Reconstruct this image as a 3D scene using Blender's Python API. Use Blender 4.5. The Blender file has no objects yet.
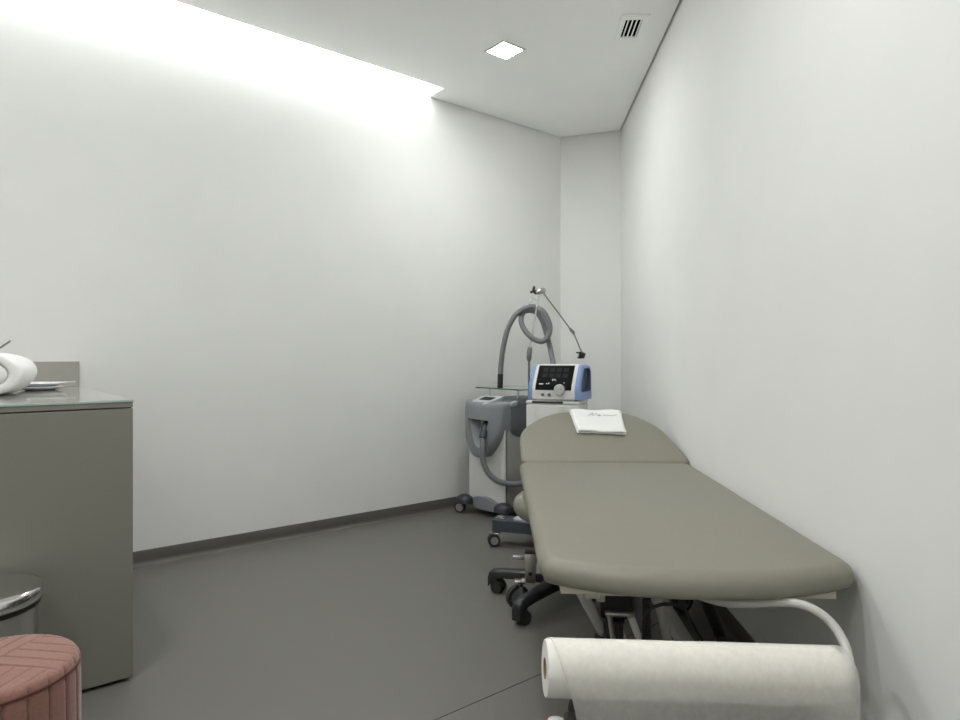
import bpy, bmesh, math, random
from mathutils import Vector, Matrix, Euler, noise
random.seed(7)
PI = math.pi
S = bpy.context.scene
COL = S.collection
F = 640.0; HZ = 357.0; CH = 2.67          # focal length in pixels, horizon row, ceiling height
def px(x, y, d):                            # the point seen at pixel (x, y) at depth d metres (eye height 1 m)
    return Vector(((x-480)/F*d, d, 1-(y-HZ)/F*d))

# ---------------------------------------------------------------- materials
MATS = {}
def mat(name, col, rough=.5, metal=0, var=.0, vscale=40, bump=0, bscale=200, coat=0, trans=0, alpha=1, spec=.5, emit=0, detail=3, sheen=0):
    m = bpy.data.materials.new(name); m.use_nodes = True
    nt = m.node_tree; b = nt.nodes['Principled BSDF']
    b.inputs['Base Color'].default_value = (*col, 1)
    b.inputs['Roughness'].default_value = rough
    b.inputs['Metallic'].default_value = metal
    b.inputs['Specular IOR Level'].default_value = spec
    if coat: b.inputs['Coat Weight'].default_value = coat; b.inputs['Coat Roughness'].default_value = .08
    if trans: b.inputs['Transmission Weight'].default_value = trans; b.inputs['IOR'].default_value = 1.45
    if alpha < 1: b.inputs['Alpha'].default_value = alpha
    if sheen: b.inputs['Sheen Weight'].default_value = sheen; b.inputs['Sheen Roughness'].default_value = .4
    if emit:
        b.inputs['Emission Color'].default_value = (*col, 1); b.inputs['Emission Strength'].default_value = emit
    tc = nt.nodes.new('ShaderNodeTexCoord')
    if var:
        n = nt.nodes.new('ShaderNodeTexNoise'); n.inputs['Scale'].default_value = vscale; n.inputs['Detail'].default_value = detail
        nt.links.new(tc.outputs['Object'], n.inputs['Vector'])
        r = nt.nodes.new('ShaderNodeValToRGB')
        r.color_ramp.elements[0].position = .3; r.color_ramp.elements[1].position = .7
        r.color_ramp.elements[0].color = tuple(c*(1-var) for c in col)+(1,)
        r.color_ramp.elements[1].color = tuple(min(1, c*(1+var)) for c in col)+(1,)
        nt.links.new(n.outputs['Fac'], r.inputs['Fac']); nt.links.new(r.outputs['Color'], b.inputs['Base Color'])
    if bump:
        n2 = nt.nodes.new('ShaderNodeTexNoise'); n2.inputs['Scale'].default_value = bscale; n2.inputs['Detail'].default_value = 4
        nt.links.new(tc.outputs['Object'], n2.inputs['Vector'])
        bn = nt.nodes.new('ShaderNodeBump'); bn.inputs['Strength'].default_value = bump; bn.inputs['Distance'].default_value = .002
        nt.links.new(n2.outputs['Fac'], bn.inputs['Height']); nt.links.new(bn.outputs['Normal'], b.inputs['Normal'])
    return m

M_wall = mat('wall_paint', (.80, .803, .787), .75, var=.015, vscale=3, bump=.08, bscale=350, spec=.3)
M_ceil = mat('ceiling_paint', (.93, .93, .925), .85, var=.01, vscale=3, spec=.2)
M_floor = mat('vinyl_floor', (.140, .136, .123), .42, var=.16, vscale=420, bump=.05, bscale=500, spec=.4, detail=1)
M_base = mat('vinyl_skirting_shaded', (.095, .092, .080), .45, var=.10, vscale=300, spec=.4)  # floor vinyl darkened, the shade on the upright face is in the colour
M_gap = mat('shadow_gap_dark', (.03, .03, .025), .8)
M_seam = mat('weld_seam', (.02, .02, .018), .7)
M_cab = mat('cabinet_laminate', (.215, .211, .182), .5, var=.03, vscale=200, spec=.3)
M_top = mat('back_painted_glass', (.36, .355, .325), .06, coat=.6)
M_glassedge = mat('glass_edge_green', (.36, .47, .42), .15, coat=.5)
M_glass = mat('clear_glass', (.75, .9, .85), .03, trans=.92)
M_lamp = mat('led_diffuser', (.99, 1, .985), .5, emit=232); M_lamp2 = mat('led_diffuser_dimmed', (.99, 1, .985), .5, emit=165)
M_cove = mat('cove_led', (.985, 1, 1), .5, emit=15.5)
M_white = mat('white_plastic', (.66, .66, .64), .4, var=.01)
M_powder = mat('white_powder_coat', (.55, .55, .52), .35)
M_cream = mat('cream_board', (.56, .53, .44), .5, var=.04, vscale=60)
M_vinyl = mat('upholstery_vinyl', (.225, .217, .174), .44, var=.03, vscale=120, bump=.10, bscale=420, spec=.4)
M_seamv = mat('upholstery_seam', (.17, .16, .125), .55)
M_black = mat('black_plastic', (.018, .018, .02), .38)
M_tyre = mat('black_rubber', (.02, .02, .021), .6)
M_hub = mat('grey_hub', (.26, .26, .255), .4)
M_chrome = mat('chrome', (.75, .75, .74), .12, metal=1)
M_steel = mat('satin_steel', (.50, .49, .46), .28, metal=1)
M_dsteel = mat('dark_steel', (.22, .215, .20), .4, metal=.8)
M_grey = mat('grey_plastic', (.225, .237, .25), .42, var=.04, vscale=300)
M_dgrey = mat('slate_plastic', (.12, .127, .138), .45, var=.04, vscale=300)
M_lgrey = mat('pale_grey_plastic', (.46, .48, .50), .35)
M_sidegrey = mat('grey_side_panel', (.30, .30, .285), .5)
M_navy = mat('dark_blue_grey_plastic', (.030, .034, .045), .4)
M_hose = mat('grey_hose_rubber', (.165, .17, .18), .5)
M_blue = mat('light_blue_plastic', (.19, .29, .53), .38)
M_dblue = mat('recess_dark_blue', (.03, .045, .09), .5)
M_slate = mat('trolley_slate', (.052, .064, .078), .4)
M_screen = mat('black_glass', (.006, .006, .008), .10, spec=.25)
M_icon = mat('screen_icon', (.010, .0115, .012), .2)
M_mark = mat('white_print', (.8, .8, .82), .4)
M_silver = mat('silver_knob', (.60, .60, .58), .3, metal=.5)
M_towel = mat('terry_towel', (.80, .80, .79), .95, var=.03, vscale=90, bump=.6, bscale=300, sheen=.3)
M_thread = mat('grey_thread', (.33, .33, .33), .8)
M_pouf = mat('pink_velvet', (.255, .125, .098), .8, var=.10, vscale=160, bump=.25, bscale=500, sheen=.45)
M_poufseam = mat('pink_seam', (.13, .05, .04), .9)
M_china = mat('white_china', (.8, .81, .83), .15, coat=.5)
M_card = mat('cardboard', (.30, .21, .13), .8)
M_red = mat('red_plastic', (.42, .02, .03), .4)
M_paper = mat('nonwoven_paper', (.80, .78, .735), .75, var=.015, vscale=12, bump=.25, bscale=120)

# sheer paper: a loose fibre web, partly see-through
def sheer():
    m = bpy.data.materials.new('sheer_nonwoven'); m.use_nodes = True
    nt = m.node_tree; N = nt.nodes; L = nt.links; N.clear()
    out = N.new('ShaderNodeOutputMaterial'); mix = N.new('ShaderNodeMixShader'); tr = N.new('ShaderNodeBsdfTransparent')
    add = N.new('ShaderNodeMixShader'); add.inputs[0].default_value = .5
    d = N.new('ShaderNodeBsdfDiffuse'); d.inputs[0].default_value = (.975, .965, .935, 1)
    t = N.new('ShaderNodeBsdfTranslucent'); t.inputs[0].default_value = (.975, .965, .935, 1)
    L.new(d.outputs[0], add.inputs[1]); L.new(t.outputs[0], add.inputs[2])
    tc = N.new('ShaderNodeTexCoord'); n = N.new('ShaderNodeTexNoise'); n.inputs['Scale'].default_value = 70; n.inputs['Detail'].default_value = 6
    n.inputs['Roughness'].default_value = .7
    L.new(tc.outputs['Object'], n.inputs['Vector'])
    mr = N.new('ShaderNodeMapRange'); mr.inputs['From Min'].default_value = .3; mr.inputs['From Max'].default_value = .7
    mr.inputs['To Min'].default_value = .33; mr.inputs['To Max'].default_value = .41
    L.new(n.outputs['Fac'], mr.inputs['Value']); L.new(mr.outputs[0], mix.inputs[0])
    L.new(tr.outputs[0], mix.inputs[1]); L.new(add.outputs[0], mix.inputs[2]); L.new(mix.outputs[0], out.inputs[0])
    return m
M_sheer = sheer()

# ---------------------------------------------------------------- helpers
def obj(name, bm, m, parent=None, smooth=40, label=None):
    me = bpy.data.meshes.new(name)
    bmesh.ops.recalc_face_normals(bm, faces=bm.faces[:])
    bm.to_mesh(me); bm.free()
    for x in (m if isinstance(m, (list, tuple)) else [m]): me.materials.append(x)
    if smooth:
        me.polygons.foreach_set('use_smooth', [True]*len(me.polygons))
        me.set_sharp_from_angle(angle=math.radians(smooth))
    o = bpy.data.objects.new(name, me); COL.objects.link(o)
    if parent: o.parent = parent
    if label: o['label'] = label
    return o
def tag(o, label, cat, group=None):
    o['label'] = label; o['category'] = cat
    if group: o['group'] = group
    return o
def thing(name, label, cat, loc=(0, 0, 0), rz=0, group=None):
    o = bpy.data.objects.new(name, None); COL.objects.link(o)
    o.empty_display_size = .1
    o.location = loc; o.rotation_euler = (0, 0, rz)
    return tag(o, label, cat, group)
def struct(name, bm, m, smooth=0):
    o = obj(name, bm, m, None, smooth); o['kind'] = 'structure'; return o
def inv(o):                                 # world -> local of a thing
    return (Matrix.Translation(o.location) @ o.rotation_euler.to_matrix().to_4x4()).inverted()

def B(): return bmesh.new()
def box(bm, c, s, bev=0, seg=2, rot=None):
    t = bmesh.new()
    bmesh.ops.create_cube(t, size=1)
    bmesh.ops.scale(t, vec=s, verts=t.verts)
    if bev: bmesh.ops.bevel(t, geom=t.edges[:], offset=bev, segments=seg, profile=.5, affect='EDGES')
    if rot is not None: bmesh.ops.transform(t, matrix=rot.to_4x4(), verts=t.verts)
    bmesh.ops.translate(t, vec=c, verts=t.verts)
    merge(bm, t); return bm
def merge(bm, t):
    me = bpy.data.meshes.new('tmp'); t.to_mesh(me); t.free(); bm.from_mesh(me); bpy.data.meshes.remove(me)
def catmull(pts, n=8):
    P = [Vector(p) for p in pts]; out = []
    for i in range(len(P)-1):
        p0 = P[max(i-1, 0)]; p1 = P[i]; p2 = P[i+1]; p3 = P[min(i+2, len(P)-1)]
        for k in range(n):
            t = k/n
            out.append(.5*((2*p1)+(p2-p0)*t+(2*p0-5*p1+4*p2-p3)*t*t+(3*p1-p0-3*p2+p3)*t**3))
    out.append(P[-1]); return out
def tube(bm, pts, r, n=12, cap=True):
    P = [Vector(p) for p in pts]; R = r if isinstance(r, (list, tuple)) else [r]*len(P)
    T = [(P[min(i+1, len(P)-1)]-P[max(i-1, 0)]).normalized() for i in range(len(P))]
    u = T[0].orthogonal().normalized(); rings = []
    for i, p in enumerate(P):
        u = (u-T[i]*u.dot(T[i])).normalized(); v = T[i].cross(u)
        rings.append([bm.verts.new(p+(u*math.cos(a)+v*math.sin(a))*R[i]) for a in [2*PI*k/n for k in range(n)]])
    for a, b in zip(rings, rings[1:]):
        for k in range(n): bm.faces.new((a[k], a[(k+1) % n], b[(k+1) % n], b[k]))
    if cap:
        bm.faces.new(rings[0][::-1]); bm.faces.new(rings[-1])
    return bm
def cyl(bm, a, b, r, n=20, r2=None): return tube(bm, [a, b], [r, r if r2 is None else r2], n)
def lathe(bm, prof, n=32, c=(0, 0, 0), M=None):
    rings = []
    for r, z in prof:
        if r < 1e-6: rings.append([bm.verts.new((0, 0, z))])
        else: rings.append([bm.verts.new((r*math.cos(2*PI*k/n), r*math.sin(2*PI*k/n), z)) for k in range(n)])
    for a, b in zip(rings, rings[1:]):
        for k in range(n):
            k2 = (k+1) % n
            if len(a) == 1 and len(b) == 1: continue
            if len(a) == 1: bm.faces.new((a[0], b[k2], b[k]))
            elif len(b) == 1: bm.faces.new((a[k], a[k2], b[0]))
            else: bm.faces.new((a[k], a[k2], b[k2], b[k]))
    vs = [v for r in rings for v in r]
    if M is not None: bmesh.ops.transform(bm, matrix=M.to_4x4(), verts=vs)
    bmesh.ops.translate(bm, vec=c, verts=vs); return bm
def prism(bm, poly, z0, z1):
    a = [bm.verts.new((x, y, z0)) for x, y in poly]; b = [bm.verts.new((x, y, z1)) for x, y in poly]
    n = len(poly)
    bm.faces.new(a[::-1]); bm.faces.new(b)
    for k in range(n): bm.faces.new((a[k], a[(k+1) % n], b[(k+1) % n], b[k]))
    return bm
def loops(bm, rings, cap0=True, cap1=True):
    V = [[bm.verts.new(p) for p in r] for r in rings]; n = len(V[0])
    for a, b in zip(V, V[1:]):
        for k in range(n): bm.faces.new((a[k], a[(k+1) % n], b[(k+1) % n], b[k]))
    if cap0: bm.faces.new(V[0][::-1])
    if cap1: bm.faces.new(V[-1])
    return V
def inset(poly, d):
    n = len(poly); out = []
    for i in range(n):
        p = Vector(poly[i]); a = (p-Vector(poly[i-1])).normalized(); b = (Vector(poly[(i+1) % n])-p).normalized()
        na = Vector((-a.y, a.x)); nb = Vector((-b.y, b.x)); m = (na+nb)
        m = m.normalized() if m.length > 1e-6 else na
        out.append(p+m*d/max(.5, m.dot(na)))
    return out
def round_poly(poly, rads, seg=8):          # ccw polygon with rounded corners
    out = []; n = len(poly)
    for i in range(n):
        p = Vector(poly[i]); r = rads[i] if isinstance(rads, (list, tuple)) else rads
        a = (Vector(poly[i-1])-p).normalized(); b = (Vector(poly[(i+1) % n])-p).normalized()
        if r < 1e-5: out.append(p); continue
        p0 = p+a*r; p1 = p+b*r
        for k in range(seg+1):
            t = k/seg; out.append(p0*(1-t)**2+p*2*t*(1-t)+p1*t*t)
    return out
def dense(poly, step=.04):
    out = []; n = len(poly)
    for i in range(n):
        a = Vector(poly[i]); b = Vector(poly[(i+1) % n]); k = max(1, int((b-a).length/step))
        for j in range(k): out.append(a.lerp(b, j/k))
    return out
def cushion(bm, poly, z0, z1, rt, rb, crown=.006, ri=.055):
    poly = dense(poly); R = []
    for k in range(5):
        a = PI/2*k/4; R.append((rb*(1-math.sin(a)), z0+rb*(1-math.cos(a))))
    for k in range(1, 10):
        a = PI/2*k/9; R.append((ri*(1-math.cos(a))**1.15, z1-rt+rt*math.sin(a)))
    rings = [[(q.x, q.y, z) for q in inset(poly, d)] for d, z in R]
    top = [Vector(p) for p in rings[-1]]; c = sum(top, Vector())/len(top)
    for t in (.08, .18, .32, .5, .7, .9): rings.append([tuple(p.lerp(c, t)+Vector((0, 0, crown*(1-(1-t)**2.5)))) for p in top])
    loops(bm, rings); return bm

# ---------------------------------------------------------------- room geometry
A = Vector((.614, 4.877)); Bc = Vector((1.042, 4.73))
DL = Vector((.777, .629)).normalized(); NL = Vector((-.629, .777)).normalized()     # along and out of the left wall
def rw(y): return 1.042+.0545*(y-4.73)                                                # right wall x at y
Rb = Vector((rw(-1.3), -1.3)); Q = A-DL*4.47; W = Vector((-2.0, -1.3))
room = [A, Q, W, Rb, Bc]                                                              # ccw? checked by inset below
def area2(p): return sum(p[i-1].x*p[i].y-p[i].x*p[i-1].y for i in range(len(p)))
if area2(room) < 0: room = room[::-1]
P1 = A-DL*.4165*2.9217; P2 = P1-NL*.17
# floor
bm = B(); prism(bm, [tuple(p) for p in inset(room, -.12)], -.08, 0); struct('floor', bm, M_floor)
# seam of the vinyl sheets, parallel to the left wall
bm = B(); s0 = Vector((.192, 2.019)); prism(bm, [tuple(s0+DL*t+NL*w) for t, w in ((-.9, -.0014), (.78, -.0014), (.78, .0014), (-.9, .0014))], 0, .0006)
struct('trim_2', bm, M_seam)
# walls
def wall(name, a, b, out, z1=2.80):
    bm = B(); d = (b-a).normalized(); e = out.normalized()
    prism(bm, [tuple(q) for q in (a-d*.0, b+d*.0, b+d*.1+e*.1, a-d*.1+e*.1)], 0, z1); return struct(name, bm, M_wall)
wall('wall_left', A, Q, NL, 3.02)
cn = Vector((-(Bc-A).y, (Bc-A).x)); cn = cn if cn.y > 0 else -cn
wall('wall_end', Bc, A, cn)
wall('wall_right', Rb, Bc, Vector((1, -.0545)))
wall('wall_back', W, Rb, Vector((0, -1)))
wn = Vector(((W-Q).y, -(W-Q).x)); wn = wn if wn.x < 0 else -wn
wall('wall_west', Q, W, wn, 3.02)
# ceiling: 12 mm shadow gap at the walls, notched along the light slot
g = .012
ins = inset(room, g)
idx = min(range(len(ins)), key=lambda i: (ins[i]-A).length)
iA = ins[idx]; iB = ins[min(range(len(ins)), key=lambda i: (ins[i]-Bc).length)]
iR = ins[min(range(len(ins)), key=lambda i: (ins[i]-Rb).length)]; iW = ins[min(range(len(ins)), key=lambda i: (ins[i]-W).length)]
dW = (W-Q).normalized(); tW = .17/abs(dW.dot(NL)); Q2 = Q+dW*tW+DL*.012
p1i = P1-NL*g
cp = [iB, iA, p1i, P2, Q2, iW, iR]
bm = B(); prism(bm, [tuple(p) for p in cp], CH, CH+.025); struct('ceiling', bm, M_ceil)
# dark strip above the shadow gap
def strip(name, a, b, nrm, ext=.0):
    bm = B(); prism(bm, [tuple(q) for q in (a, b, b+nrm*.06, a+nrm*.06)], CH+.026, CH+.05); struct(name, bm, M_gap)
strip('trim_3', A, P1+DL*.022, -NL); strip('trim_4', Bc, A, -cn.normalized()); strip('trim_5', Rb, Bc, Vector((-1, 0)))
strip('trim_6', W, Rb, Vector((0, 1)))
# recess over the light slot: inner cheek, end cheek, lid
bm = B(); dn = (Q2-P2).normalized()
prism(bm, [tuple(q) for q in (P2, Q2, Q2-NL*.02, P2-NL*.02)], CH+.026, 2.92)
prism(bm, [tuple(q) for q in (P1, P2, P2+DL*.02, P1+DL*.02)], CH+.026, 2.92)
prism(bm, [tuple(q) for q in (P1+DL*.02, P2-NL*.02+DL*.02, Q2-NL*.02, Q)], 2.92, 2.95)
struct('trim_1', bm, M_ceil)
# coved vinyl skirting
def skirt(name, a, b, nrm, d):
    prof = [(0, 0), (.028, 0), (.020, .003), (.013, .008), (.008, .016), (.006, .026), (.006, .070), (.004, .073), (0, .073)]
    bm = B(); rings = []
    for p in (a, b): rings.append([(p.x+nrm.x*u, p.y+nrm.y*u, z) for u, z in prof])
    loops(bm, rings); o = struct(name, bm, M_base, 50)
skirt('baseboard_left', A, Q, -NL, DL); skirt('baseboard_end', Bc, A, -cn.normalized(), None)
skirt('baseboard_right', Rb, Bc, Vector((-.9985, .0544)), None)

# ---------------------------------------------------------------- lights of the room
cove = thing('cove_light', 'long bright light slot in the ceiling along the left wall', 'light', (0, 0, 0))
bm = B(); e0 = P1-DL*.002; e1 = Q+DL*.16
prism(bm, [tuple(q) for q in (e0-NL*.002, e1-NL*.002, e1-NL*.105, e0-NL*.105)], 2.755, 2.765); obj('diffuser', bm, M_cove, cove, 0)
bm = B(); prism(bm, [tuple(q) for q in (e0-NL*.02, e1-NL*.02, e1-NL*.155, e0-NL*.155)], 2.766, 2.92); prism(bm, [tuple(q) for q in (e0-NL*.1055, e1-NL*.1055, e1-NL*.1695, e0-NL*.1695)], 2.752, 2.764); obj('housing', bm, M_ceil, cove, 0)

ANG = math.atan2(DL.y, DL.x)
def downlight(x, y, label, m=M_lamp):
    t = thing('ceiling_light', label, 'light', (x, y, CH), ANG)
    a = .068
    bm = B(); box(bm, (0, 0, -.003), (2*a, 2*a, .004)); obj('diffuser', bm, m, t, 0)
    bm = B(); o = a+.012
    for sx, sy, lx, ly in ((0, 1, 2*o, .012), (0, -1, 2*o, .012), (1, 0, .012, 2*a), (-1, 0, .012, 2*a)):
        box(bm, (sx*(a+.006), sy*(a+.006), -.003), (lx, ly, .006))
    obj('frame', bm, M_white, t, 0)
    return t
downlight(.136, 3.48, 'glowing square recessed ceiling light beyond the end of the light slot', M_lamp2)
downlight(-.05, 1.25, 'square recessed ceiling light above the foot end of the treatment couch')
downlight(-1.15, 1.45, 'added unseen square ceiling light above the pink pouf')  # unseen lamp, added to brighten the near part of the left wall
downlight(-.85, -.2, 'square recessed ceiling light behind the viewer near the back wall')

# air vent, turned with the right wall
vent = thing('air_vent', 'small white ceiling air vent with black slots near the right wall', 'vent', (.767, 3.243, CH), -math.atan(.0545))
bm = B(); fx, fy = .070, .125; gx, gy = .042, .087
for cx, cy, lx, ly in ((0, (fy+gy)/2, 2*fx, fy-gy), (0, -(fy+gy)/2, 2*fx, fy-gy), ((fx+gx)/2, 0, fx-gx, 2*gy), (-(fx+gx)/2, 0, fx-gx, 2*gy)):
    box(bm, (cx, cy, -.004), (lx, ly, .008))
obj('frame', bm, M_ceil, vent, 0)
bm = B(); box(bm, (0, 0, -.0005), (2*gx, 2*gy, .001)); obj('opening', bm, mat('vent_dark', (.004, .004, .004), .9, spec=0), vent, 0)
for k in range(4):
    bm = B(); box(bm, (-gx+.0105+k*.021+.004, 0, -.004), (.006, 2*gy, .005)); obj('slat', bm, M_ceil, vent, 0)

# ---------------------------------------------------------------- cabinet with glass worktop, bottom left
C0 = Vector((-1.074, 1.981)); CD = 1.185; CL = 1.30     # front right corner, depth, length
def cpt(u, v): return C0-DL*u+NL*v
AngC = math.atan2(DL.y, DL.x)                            # local x along the left wall, local y to the wall
cab = thing('cabinet', 'plain grey-beige laminate cabinet under the glass worktop at left', 'cabinet', (C0.x, C0.y, 0), AngC)
bm = B(); box(bm, (-CL/2, .02+(CD-.02)/2, .012+.830/2), (CL, CD-.02, .830)); obj('body', bm, M_cab, cab, 0)
bm = B(); box(bm, (-CL/2, .01, .012+.829/2), (CL, .0195, .829), .0012, 1); obj('front_panel', bm, M_cab, cab, 0)
bm = B(); box(bm, (-CL/2, CD/2+.015, .006), (CL-.03, CD-.05, .012)); obj('plinth', bm, M_gap, cab, 0)
bm = B(); box(bm, (-CL/2, CD/2+.004, .8435), (CL-.006, CD-.012, .003)); obj('shadow_joint', bm, M_gap, cab, 0)
wt = thing('worktop', 'glossy grey glass worktop with upstand on top of the laminate cabinet', 'worktop', (C0.x, C0.y, .845), AngC)
bm = B(); box(bm, (-CL/2, CD/2, .008), (CL, CD, .016), .001, 1); obj('board', bm, M_cab, wt, 0)
bm = B(); box(bm, (-CL/2, CD/2, .0195), (CL+.004, CD+.004, .007), .001, 2); o = obj('glass_top', bm, [M_top, M_glassedge], wt, 0, 'reflective glass sheet with green edge')
for p in o.data.polygons:
    if abs(p.normal.z) < .5: p.material_index = 1
bm = B(); box(bm, (-CL/2, CD-.012, .023+.056), (CL, .024, .112), .001, 1); obj('upstand', bm, mat('upstand_laminate_lit', (.38, .37, .335), .45), wt, 0)  # cabinet laminate lightened: the stronger light up here is put into the colour
ZT = .845+.023

# rolled towel: one spiral band of terry, axis into the depth of the worktop
tw = px(-18, 0, 2.10); twl = thing('rolled_towel', 'thick rolled white towel on the left end of the glass worktop', 'towel', (tw.x, tw.y, ZT), math.atan2(-NL.x, NL.y)-.22)
def spiral_band(turns, r0, r1, th, sx, sz, n=110):
    o_, i_ = [], []
    for k in range(n+1):
        t = k/n; a = -PI/2-.25+2*PI*turns*t*1.0; r = r1+(r0-r1)*t
        o_.append((r*math.cos(a)*sx, r*math.sin(a)*sz)); i_.append(((r-th)*math.cos(a)*sx, (r-th)*math.sin(a)*sz))
    return o_, i_
def spiral_solid(bm, L, **k):
    o_, i_ = spiral_band(**k); prof = o_+i_[::-1]; n = len(prof); rings = []
    for y, s in ((0, .93), (.007, .975), (.019, 1), (L-.019, 1), (L-.007, .975), (L, .93)):
        # thin the band toward the ends so the edges round off
        c = [((a[0]+b[0])/2, (a[1]+b[1])/2) for a, b in zip(o_, i_)]; cc = c+c[::-1]; s2 = {.93: .48, .975: .84, 1: 1}[s]
        rings.append([(cx+(p[0]-cx)*s2, y, cz+(p[1]-cz)*s2) for p, (cx, cz) in zip(prof, cc)])
    V = [[bm.verts.new(p) for p in r] for r in rings]; m = len(o_)
    for a, b in zip(V, V[1:]):
        for q in range(n): bm.faces.new((a[q], a[(q+1) % n], b[(q+1) % n], b[q]))
    for r, fl in ((V[0], 0), (V[-1], 1)):
        for q in range(m-1): bm.faces.new((r[q], r[q+1], r[n-2-q], r[n-1-q]))
bm = B(); spiral_solid(bm, .30, turns=2.4, r0=.012, r1=.082, th=.0291, sx=1.52, sz=1.0)
for v in bm.verts: v.co += Vector((noise.noise(v.co*14), 0, noise.noise(v.co*14+Vector((7, 3, 1)))))*.0045
zmin = min(v.co.z for v in bm.verts); bmesh.ops.translate(bm, vec=(0, 0, -zmin), verts=bm.verts); obj('towel_roll', bm, M_towel, twl, 60)

# two white dishes and a flat spatula on them
def dish(z, r, label):
    t = tag(obj('dish', lathe(B(), [(0, 0), (r*.55, 0), (r*.6, .002), (r*.97, .012), (r, .0145), (r*.985, .016), (r*.58, .005), (0, .004)], 48), M_china, None, 50), label, 'dish', 'white dishes on the glass worktop')
    t.location = (-1.752, 2.55, z)
dish(ZT, .088, 'white china dish under the other dish beside the rolled towel')
dish(ZT+.0145, .092, 'upper white china dish stacked beside the rolled towel')
bm = B(); box(bm, (0, 0, 0), (.135, .014, .003), .0012, 2); box(bm, (-.085, 0, 0), (.05, .022, .003), .0012, 2)
sp = tag(obj('spatula', bm, M_china), 'thin flat white spatula lying across the stacked white dishes', 'spatula')
sp.location = (-1.690, 2.56, ZT+.0145+.016+.0017); sp.rotation_euler = (0, 0, .05)
# thin rod leaning in a small pot, just reaching into the picture
pot = tag(obj('pot', lathe(B(), [(0, 0), (.046, 0), (.05, .004), (.05, .05), (.046, .05), (.046, .006), (0, .006)], 36), M_china), 'small round white pot holding the thin metal rod', 'pot')
pot.location = (-1.945, 2.31, ZT)
rod = tag(obj('applicator_rod', cyl(B(), (-1.965, 2.31, ZT+.009), (-1.695, 2.31, 1.058), .0035, 10), M_dsteel), 'thin dark metal rod leaning up behind the rolled towel', 'rod')

# ---------------------------------------------------------------- pedal bin and pouf
bn = thing('pedal_bin', 'round chrome pedal bin between cabinet and pink pouf', 'bin', (-1.272, 1.63, 0), .4)
r = .13
bm = B(); lathe(bm, [(0, .02), (r-.012, .02), (r-.008, .024), (r-.008, .355), (0, .355)], 64); obj('body', bm, mat('brushed_steel', (.62, .62, .60), .22, metal=1), bn, 30)
bm = B(); lathe(bm, [(0, 0), (r-.004, 0), (r-.002, .004), (r-.002, .02), (0, .02)], 64); obj('base_ring', bm, M_black, bn, 30)
bm = B(); lathe(bm, [(0, .355), (r-.006, .355), (r-.003, .358), (r-.003, .367), (r-.006, .370), (0, .370)], 64); obj('collar', bm, M_black, bn, 30)
bm = B(); lathe(bm, [(0, .370), (r-.002, .370), (r+.003, .372), (r+.004, .378), (r+.004, .400), (r+.001, .405), (r-.012, .409), (r*.6, .418), (r*.25, .422), (0, .423)], 64); obj('lid', bm, M_chrome, bn, 60)
bm = B(); box(bm, (0, -r-.02, .012), (.06, .055, .008), .003); obj('pedal', bm, M_black, bn, 30)

pf = thing('pouf', 'round pink channel-stitched velvet pouf in the bottom left corner', 'pouf', (-1.018, 1.324, 0), 0)
PR = .163; PH = .362; NS = 24
def groove(d, w): d = abs(d); return 0 if d > w else (1-d/w)**2
def stripe_top(x, y):
    a0 = math.radians(-6); a = (math.atan2(y, x)-a0) % (2*PI); k = int(a//(PI/2)); b = a0+k*PI/2
    # distance from the quadrant edge this quadrant's stripes run along
    dd = -x*math.sin(b)+y*math.cos(b)
    e = (dd+.017) % .034-.017
    b2 = b+PI/2; d2 = x*math.sin(b2)-y*math.cos(b2)
    return max(groove(e, .0045), groove(d2, .0045))
bm = B(); NA = 384; rings = []
prof = [(PR, .012), (PR+.002, .05), (PR+.002, PH*.5), (PR+.001, PH-.04), (PR-.001, PH-.022)]
for r_, z in prof:
    ring = []
    for k in range(NA):
        a = 2*PI*k/NA; s = (a*NS/(2*PI)) % 1; q = abs(s-.5)*2; rr = r_-.0055*(q**7)
        ring.append((rr*math.cos(a), rr*math.sin(a), z))
    rings.append(ring)
for t in range(1, 6):
    a_ = PI/2*t/5; r_ = PR-.001-.014*(1-math.cos(a_)); z = PH-.022+.022*math.sin(a_)
    if t == 1: pass
    ring = []
    for k in range(NA):
        a = 2*PI*k/NA; x = r_*math.cos(a); y = r_*math.sin(a)
        h = stripe_top(x, y)*t/5; s = (a*NS/(2*PI)) % 1; q = abs(s-.5)*2; rr = r_-.0055*(q**7)*(1-t/5)
        ring.append((rr*math.cos(a), rr*math.sin(a), z-.0045*h))
    rings.append(ring)
NRd = 64
for i in range(1, NRd):
    r_ = (PR-.015)*(1-i/NRd); ring = []
    for k in range(NA):
        a = 2*PI*k/NA; x = r_*math.cos(a); y = r_*math.sin(a)
        ring.append((x, y, PH+.004*(1-(r_/PR)**2)-.0045*stripe_top(x, y)))
    rings.append(ring)
loops(bm, rings, True, True); obj('cover', bm, M_pouf, pf, 80)
bm = B()
tube(bm, [((PR-.0015)*math.cos(2*PI*k/96), (PR-.0015)*math.sin(2*PI*k/96), PH-.0185) for k in range(97)], .0032, 6, False); obj('piping', bm, M_poufseam, pf, 60)
bm = B(); lathe(bm, [(0, 0), (PR-.02, 0), (PR-.02, .0125), (0, .0125)], 48); obj('base', bm, M_black, pf, 30)

# ---------------------------------------------------------------- treatment couch
TH = -math.atan(.0545); O = Vector((.4825, 1.40))
bed = thing('treatment_couch', 'olive-beige padded treatment couch on a white lifting frame along the right wall', 'couch', (O.x, O.y, 0), TH)
BI = inv(bed)
def bl(p): return BI @ Vector(p)
HW = .372; ZB = .475; ZTp = .533
front = [(-HW, .10)]
fr = []
for k in range(13):
    t = -1+2*k/12; fr.append((t*(HW-.022)+.010*(1-t)/2, -.035+.09*abs(t)**2.4))
main = [(-HW, 1.428)]+[(-HW, .12)]
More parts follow.
